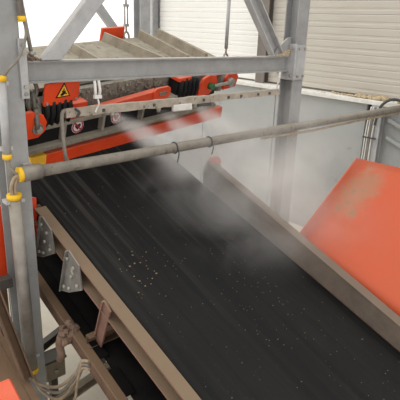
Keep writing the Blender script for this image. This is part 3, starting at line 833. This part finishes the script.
# ------------------------------------------------------------------ conduits and cables on the near column
def conduit(label, a, b, r, cap_ends, mat='conduit', clips=()):
    a, b = Vector(a), Vector(b)
    t = thing('conduit', label, 'conduit', a)
    d = (b - a).normalized()
    F(MB().tube([a, b], r, 16), 'pipe', mat, t, off=-a)
    for e in cap_ends:
        p, s = (a, -1) if e == 0 else (b, 1)
        F(MB().tube([p - d*s*0.012, p + d*s*0.022], r*1.15, 16), 'end_bushing', 'yellow', t, off=-a)
    for q in clips:
        p = a + (b - a)*q
        F(MB().box((p.x - r*1.5, p.y - r*0.4, p.z - 0.012), (p.x + r*1.5, 3.219, p.z + 0.012)), 'clip', 'steel_light', t, off=-a)
    return t
conduit('upper tan conduit ending in a yellow bushing above the crossbeam end', (1.33, 3.19, 4.2), (1.366, 3.19, 3.29), 0.021, (1,), 'conduit')
conduit('slim grey conduit with yellow bushings on the column face', (1.205, 3.18, 2.93), (1.196, 3.18, 2.45), 0.026, (0, 1), 'steel_light', (0.9, 0.05))
conduit('thick lower grey conduit with yellow bushings on the near column', (1.213, 3.165, 2.17), (1.228, 3.165, 0.80), 0.042, (0, 1), 'conduit', (0.02, 0.92))
tag(MB().tube(curve([(1.372, 3.19, 3.30), (1.382, 3.18, 3.22), (1.36, 3.16, 3.15), (1.30, 3.14, 3.05), (1.24, 3.15, 2.99), (1.205, 3.18, 2.92)]), 0.009, 8).build('cable', 'cable_grey'),
    'thin grey cable looping from the upper conduit to the slim conduit', 'cable')
tag(MB().tube(curve([(1.205, 3.18, 2.46), (1.20, 3.17, 2.40), (1.215, 3.155, 2.35), (1.25, 3.15, 2.325), (1.29, 3.15, 2.322)]), 0.009, 8).build('cable', 'cable_grey'),
    'short grey cable bending from the slim conduit into the crossing pipe', 'cable')
for k, dx in enumerate((-0.012, 0.012)):
    tag(MB().tube(curve([(1.29, 3.15, 2.322 + dx*0.5), (1.235 + dx, 3.145, 2.31), (1.205 + dx, 3.15, 2.25), (1.21 + dx, 3.16, 2.18), (1.213 + dx, 3.165, 2.12)]), 0.012, 8).build('cable', 'cable_tan'),
        ('outer' if k == 0 else 'inner') + ' of the two pale cables bending from the crossing pipe into the thick lower conduit', 'cable')
rd = thing('threaded_rod', 'grey threaded rod with nuts standing on the crossbeam beside the near column', 'rod', (1.47, 3.31, 3.03))
roff = Vector((-1.47, -3.31, -3.03))
F(MB().cyl((1.47, 3.31, 3.03), (1.435, 3.33, 3.36), 0.014, 8), 'rod', 'conduit', rd, off=roff)
F(MB().cyl((1.467, 3.312, 3.06), (1.464, 3.314, 3.085), 0.028, 6), 'nut', 'bolt', rd, off=roff)

# bundle of cables leaving the lower conduit, tied to the conveyor's bottom chord
for k, (sag, mat, end) in enumerate(((0.05, 'cable_tan', 0.0), (0.10, 'cable_grey', 0.03), (0.16, 'cable_tan', 0.06))):
    lab = ['top tan cable sagging from the lower conduit to the conveyor chord',
           'grey cable sagging between two tan cables below the lower conduit',
           'lowest tan cable sagging deepest from the lower conduit towards the chord'][k]
    tag(MB().tube(curve([(1.22 + 0.01*k, 3.165, 0.86), (1.21 + 0.012*k, 3.15, 0.76), (1.25, 3.08, 0.73 - sag*0.5), (1.32, 2.92, 0.80 - sag), (1.39, 2.78, 0.95 - sag*0.6), (1.40, 2.70, 1.06 - end), (1.415, 2.62, 1.10 - end)]), 0.0125, 8)
        .build('cable', mat), lab, 'cable')
tag(MB().tube(curve([(1.40, 2.70, 1.05), (1.385, 2.72, 0.95), (1.375, 2.75, 0.82), (1.36, 2.76, 0.72), (1.30, 2.80, 0.62), (1.28, 2.85, 0.4)]), 0.010, 8).build('cable', 'cable_tan'),
    'tan cable drooping straight down from the cable bundle at the chord', 'cable')
# rag knotted on the chord
mb = MB()
for k in range(14):
    mb.rock((1.43 + random.uniform(-0.06, 0.03), 2.93 + random.uniform(-0.05, 0.05), CV(2.93) - 0.62 + random.uniform(-0.08, 0.07)), random.uniform(0.022, 0.04), 1.0)
mb.tube(curve([(1.37, 2.93, 1.16), (1.36, 2.95, 1.08), (1.365, 2.94, 1.0), (1.36, 2.96, 0.94)]), [0.03]*8*3 + [0.015], 8)
tag(mb.build('rag', 'rag'), 'brown rag knotted round the lower chord of the conveyor', 'rag')

# ------------------------------------------------------------------ hopper wing on the far side of the belt
A_, B_, C_, D_ = Vector((3.15, 2.30, 1.652)), Vector((4.03, 2.36, 2.20)), Vector((3.96, 0.6, 2.24)), Vector((3.15, 0.3, 1.05))
hw = thing('hopper_wing', 'large worn orange hopper side sheet sloping out beside the far skirt', 'hopper', (3.15, 1.4, 1.0))
woff = -Vector((3.15, 1.4, 1.0))
def sheet(name, pts, th, mat, parent):
    pts = [Vector(p) for p in pts]
    nrm = (pts[1] - pts[0]).cross(pts[2] - pts[0]).normalized()
    n = len(pts)
    vs = pts + [p - nrm*th for p in pts]
    fs = [tuple(range(n)), tuple(range(2*n - 1, n - 1, -1))] + [(i, n + i, n + (i+1) % n, (i+1) % n) for i in range(n)]
    return F(MB().add(vs, fs), name, mat, parent, off=woff)
NG = 10
def patch(th):
    vs, fs = [], []
    for k in (0, 1):
        for j in range(NG + 1):
            for i in range(NG + 1):
                u, v = i/NG, j/NG
                q = A_*(1-u)*(1-v) + B_*u*(1-v) + C_*u*v + D_*(1-u)*v
                vs.append(q - Vector((-0.5, 0, 0.85))*th*k)
    W = NG + 1; T = W*W
    for j in range(NG):
        for i in range(NG):
            a = j*W + i
            fs.append((a, a+1, a+W+1, a+W)); fs.append((T+a, T+a+W, T+a+W+1, T+a+1))
    for i in range(NG):
        for a, b_ in ((i, i+1), (NG*W+i, NG*W+i+1), (i*W, i*W+W), (i*W+NG, i*W+W+NG)):
            fs.append((a, b_, T+b_, T+a))
    return vs, fs
F(MB().add(*patch(0.014), smooth=True), 'sheet', 'worn_orange', hw, off=woff)
sheet('back_flange', [B_, A_, A_ + Vector((0, 0.03, -0.35)), B_ + Vector((0, 0.03, -0.25))], 0.012, 'worn_orange', hw)
for x, y, z in ((3.9, 2.2, 2.05), (3.9, 0.8, 2.12)):
    F(MB().box((x - 0.04, y - 0.04, 0), (x + 0.04, y + 0.04, z - 0.02)), 'leg', 'orange', hw, off=woff)

# ------------------------------------------------------------------ things at the lower left, beside the near column
oc = thing('chute', 'bright orange chute plate standing behind the near column', 'chute', (1.1, 3.5, 0))
ooff = -Vector((1.1, 3.5, 0))
F(MB().extrude([(0.7, 1.45), (1.24, 1.38), (1.30, 1.42), (1.47, 1.70), (1.485, 2.03), (1.42, 2.05), (0.7, 1.96)], (0, 3.45, 0), (1, 0, 0), (0, 0, 1), (0, 0.02, 0)), 'front_plate', 'orange', oc, off=ooff)
F(MB().extrude([(3.47, 1.70), (4.2, 1.86), (4.2, 2.2), (3.47, 2.02)], (1.46, 0, 0), (0, 1, 0), (0, 0, 1), (0.012, 0, 0)), 'side_plate', 'orange', oc, off=ooff)
for x in (0.8, 1.3):
    F(MB().box((x - 0.035, 3.53, 0), (x + 0.035, 3.60, 1.47)), 'leg', 'dark_steel', oc, off=ooff)

st = thing('walkway_stringer', 'rusty brown inclined walkway stringer beside the near column foot', 'stringer', (1.0, 2.9, 0))
toff = -Vector((1.0, 2.9, 0))
F(MB().profile([(-0.08, -0.02), (0.08, -0.02), (0.08, 0.02), (-0.08, 0.02)], (1.03, 3.4, 1.03), (1.03, 2.0, 0.47), (0, 0.3, 0.95)), 'top_plate', 'chord', st, off=toff)
F(MB().profile(channel(0.05, 0.16, 0.01), (1.12, 3.4, 0.90), (1.12, 2.0, 0.33), (0, 0.3, 0.95)), 'web', 'chord', st, off=toff)
for y, h in ((3.25, 0.9), (2.2, 0.46)):
    F(MB().box((0.99, y - 0.04, 0), (1.07, y + 0.04, h)), 'leg', 'chord', st, off=toff)
tb = thing('support_strut', 'tan slanted steel strut leaning behind the near column foot', 'strut', (1.0, 3.0, 0))
F(MB().profile(channel(0.07, 0.07, 0.01), (0.965, 3.3, 1.70), (1.075, 2.97, 0.89), (1, 0, 0.2)), 'bar', 'chord', tb, off=-Vector((1.0, 3.0, 0)))
F(MB().box((0.7, 3.28, 1.46), (1.19, 3.36, 1.53)), 'cross_bar', 'dark_steel', tb, off=-Vector((1.0, 3.0, 0)))
cg = thing('guard_cover', 'small orange guard cover at the bottom corner beside the brown stringer', 'guard', (0.75, 2.45, 0))
F(MB().extrude([(2.1, 0.95), (2.52, 1.17), (2.57, 1.27), (2.5, 1.33), (2.1, 1.17)], (0.55, 0, 0), (0, 1, 0), (0, 0, 1), (0.29, 0, 0)), 'cover', 'orange', cg, bevel=0.01, off=-Vector((0.75, 2.45, 0)))
F(MB().box((0.6, 2.2, 0), (0.7, 2.3, 0.95)), 'leg', 'dark_steel', cg, off=-Vector((0.75, 2.45, 0)))

jb = thing('junction_box', 'small grey-brown box on a bracket beside the near column foot', 'box', (1.54, 3.5, 0.4))
joff = -Vector((1.54, 3.5, 0.4))
F(MB().box((1.44, 3.42, 0.40), (1.62, 3.56, 0.58)), 'body', 'box_steel', jb, bevel=0.008, off=joff)
F(MB().box((1.43, 3.41, 0.58), (1.63, 3.57, 0.60)), 'lid', 'dark_steel', jb, off=joff)
F(MB().cyl((1.53, 3.41, 0.49), (1.53, 3.39, 0.49), 0.015, 8), 'gland', 'bolt', jb, off=joff)
F(MB().box((1.50, 3.46, 0), (1.56, 3.52, 0.40)), 'leg', 'dark_steel', jb, off=joff)
db = thing('support_bar', 'dark steel bar running from the near column foot under the chord', 'bar', (1.35, 3.6, 0.6))
F(MB().profile(channel(0.06, 0.07, 0.01), (1.36, 3.62, 0.56), (2.2, 3.80, 0.74), (0, 0, 1)), 'bar', 'dark_steel', db, off=-Vector((1.35, 3.6, 0.6)))
F(MB().box((2.12, 3.74, 0), (2.2, 3.82, 0.73)), 'leg', 'dark_steel', db, off=-Vector((1.35, 3.6, 0.6)))
db = thing('support_bar', 'grey-brown dusty bar lying low below the sagging cables', 'bar', (1.4, 2.9, 0.5))
F(MB().profile(channel(0.06, 0.08, 0.01), (1.22, 3.0, 0.50), (2.4, 3.15, 0.62), (0, 0, 1)), 'bar', 'box_steel', db, off=-Vector((1.4, 2.9, 0.5)))
F(MB().box((2.32, 3.1, 0), (2.4, 3.18, 0.6)), 'leg', 'dark_steel', db, off=-Vector((1.4, 2.9, 0.5)))

# ------------------------------------------------------------------ water mist from the nozzles
def mist_material():
    mt = bpy.data.materials.new('water_mist')
    mt.use_nodes = True
    nt = mt.node_tree
    nt.nodes.clear()
    L = nt.links.new
    out = N(nt, 'ShaderNodeOutputMaterial')
    vol = N(nt, 'ShaderNodeVolumePrincipled')
    vol.inputs['Color'].default_value = (0.96, 0.95, 0.93, 1)
    vol.inputs['Anisotropy'].default_value = 0.1
    L(vol.outputs[0], out.inputs['Volume'])
    tc = N(nt, 'ShaderNodeTexCoord')
    P = tc.outputs['Object']
    def math_(op, a, b=None, c=None, clamp=False):
        n = N(nt, 'ShaderNodeMath', operation=op, use_clamp=clamp)
        for i, v in enumerate((a, b, c)):
            if v is None: continue
            if isinstance(v, (int, float)): n.inputs[i].default_value = v
            else: L(v, n.inputs[i])
        return n.outputs[0]
    def vmath(op, a, b, o=0):
        n = N(nt, 'ShaderNodeVectorMath', operation=op)
        for i, v in enumerate((a, b)):
            if v is None: continue
            if isinstance(v, tuple): n.inputs[i].default_value = v
            else: L(v, n.inputs[i])
        return n.outputs[o]
    nz = N(nt, 'ShaderNodeTexNoise'); nz.inputs['Scale'].default_value = 2.4; nz.inputs['Detail'].default_value = 4; nz.inputs['Roughness'].default_value = 0.55
    nz.inputs['Distortion'].default_value = 0.6
    L(P, nz.inputs['Vector'])
    fac = N(nt, 'ShaderNodeMapRange'); fac.inputs['From Min'].default_value = 0.36; fac.inputs['From Max'].default_value = 0.66; fac.inputs['To Min'].default_value = 0.12; fac.inputs['To Max'].default_value = 1.7
    L(nz.outputs['Fac'], fac.inputs['Value'])
    total = None
    def plume(a, b, r0, r1, dens):
        """soft cone from the nozzle a towards b"""
        nonlocal total
        a, b = Vector(a), Vector(b)
        d = b - a; ln = d.length; d.normalize()
        rel = vmath('SUBTRACT', P, tuple(a))
        t = vmath('DOT_PRODUCT', rel, tuple(d), 1)
        sq = vmath('DOT_PRODUCT', rel, rel, 1)
        perp2 = math_('MAXIMUM', math_('SUBTRACT', sq, math_('MULTIPLY', t, t)), 0.0)
        r = math_('MAXIMUM', math_('MULTIPLY_ADD', t, (r1 - r0)/ln, r0), 0.01)
        g = math_('EXPONENT', math_('MULTIPLY', math_('DIVIDE', perp2, math_('MULTIPLY', r, r)), -1.6))
        on = math_('MULTIPLY', math_('MULTIPLY', t, 25.0, clamp=True), math_('MULTIPLY_ADD', t, -1.2/ln, 1.6, clamp=True), clamp=True)
        thin = math_('DIVIDE', r0, r)
        v = math_('MULTIPLY', math_('MULTIPLY', g, on), math_('MULTIPLY', thin, dens))
        total = v if total is None else math_('ADD', total, v)
    def puff(c, rad, dens):
        nonlocal total
        rel = vmath('SUBTRACT', P, tuple(c))
        sc = vmath('DIVIDE', rel, tuple(rad))
        q = vmath('DOT_PRODUCT', sc, sc, 1)
        v = math_('MULTIPLY', math_('EXPONENT', math_('MULTIPLY', q, -1.0)), dens)
        total = v if total is None else math_('ADD', total, v)
    for a in PLUMES: plume(*a)
    for a in PUFFS: puff(*a)
    dens = math_('MULTIPLY', total, fac.outputs['Result'])
    dens = math_('MAXIMUM', math_('SUBTRACT', dens, 0.02), 0.0)
    L(dens, vol.inputs['Density'])
    return mt
PLUMES = [
    ((2.06, 3.29, 2.62), (2.85, 3.28, 2.10), 0.032, 0.16, 34.0),
    ((2.50, 3.29, 2.62), (3.18, 3.20, 2.06), 0.032, 0.18, 34.0),
    ((2.91, 3.29, 2.62), (3.50, 3.20, 2.14), 0.032, 0.20, 28.0),
]
PUFFS = [
    ((2.85, 3.25, 2.06), (0.34, 0.26, 0.22), 1.1),
    ((3.18, 2.85, 1.98), (0.46, 0.38, 0.25), 1.35),
    ((2.85, 2.55, 1.86), (0.45, 0.55, 0.22), 0.55),
    ((3.6, 2.9, 2.15), (0.60, 0.50, 0.42), 0.65),
    ((3.3, 2.35, 1.85), (0.35, 0.45, 0.25), 0.5),
]
M['mist'] = mist_material()
ms = MB().box((1.75, 1.3, 1.25), (4.6, 4.1, 2.72)).build('water_mist', 'mist')
tag(ms, 'white water mist drifting down from the spray nozzles over the belt', 'mist', kind='stuff')
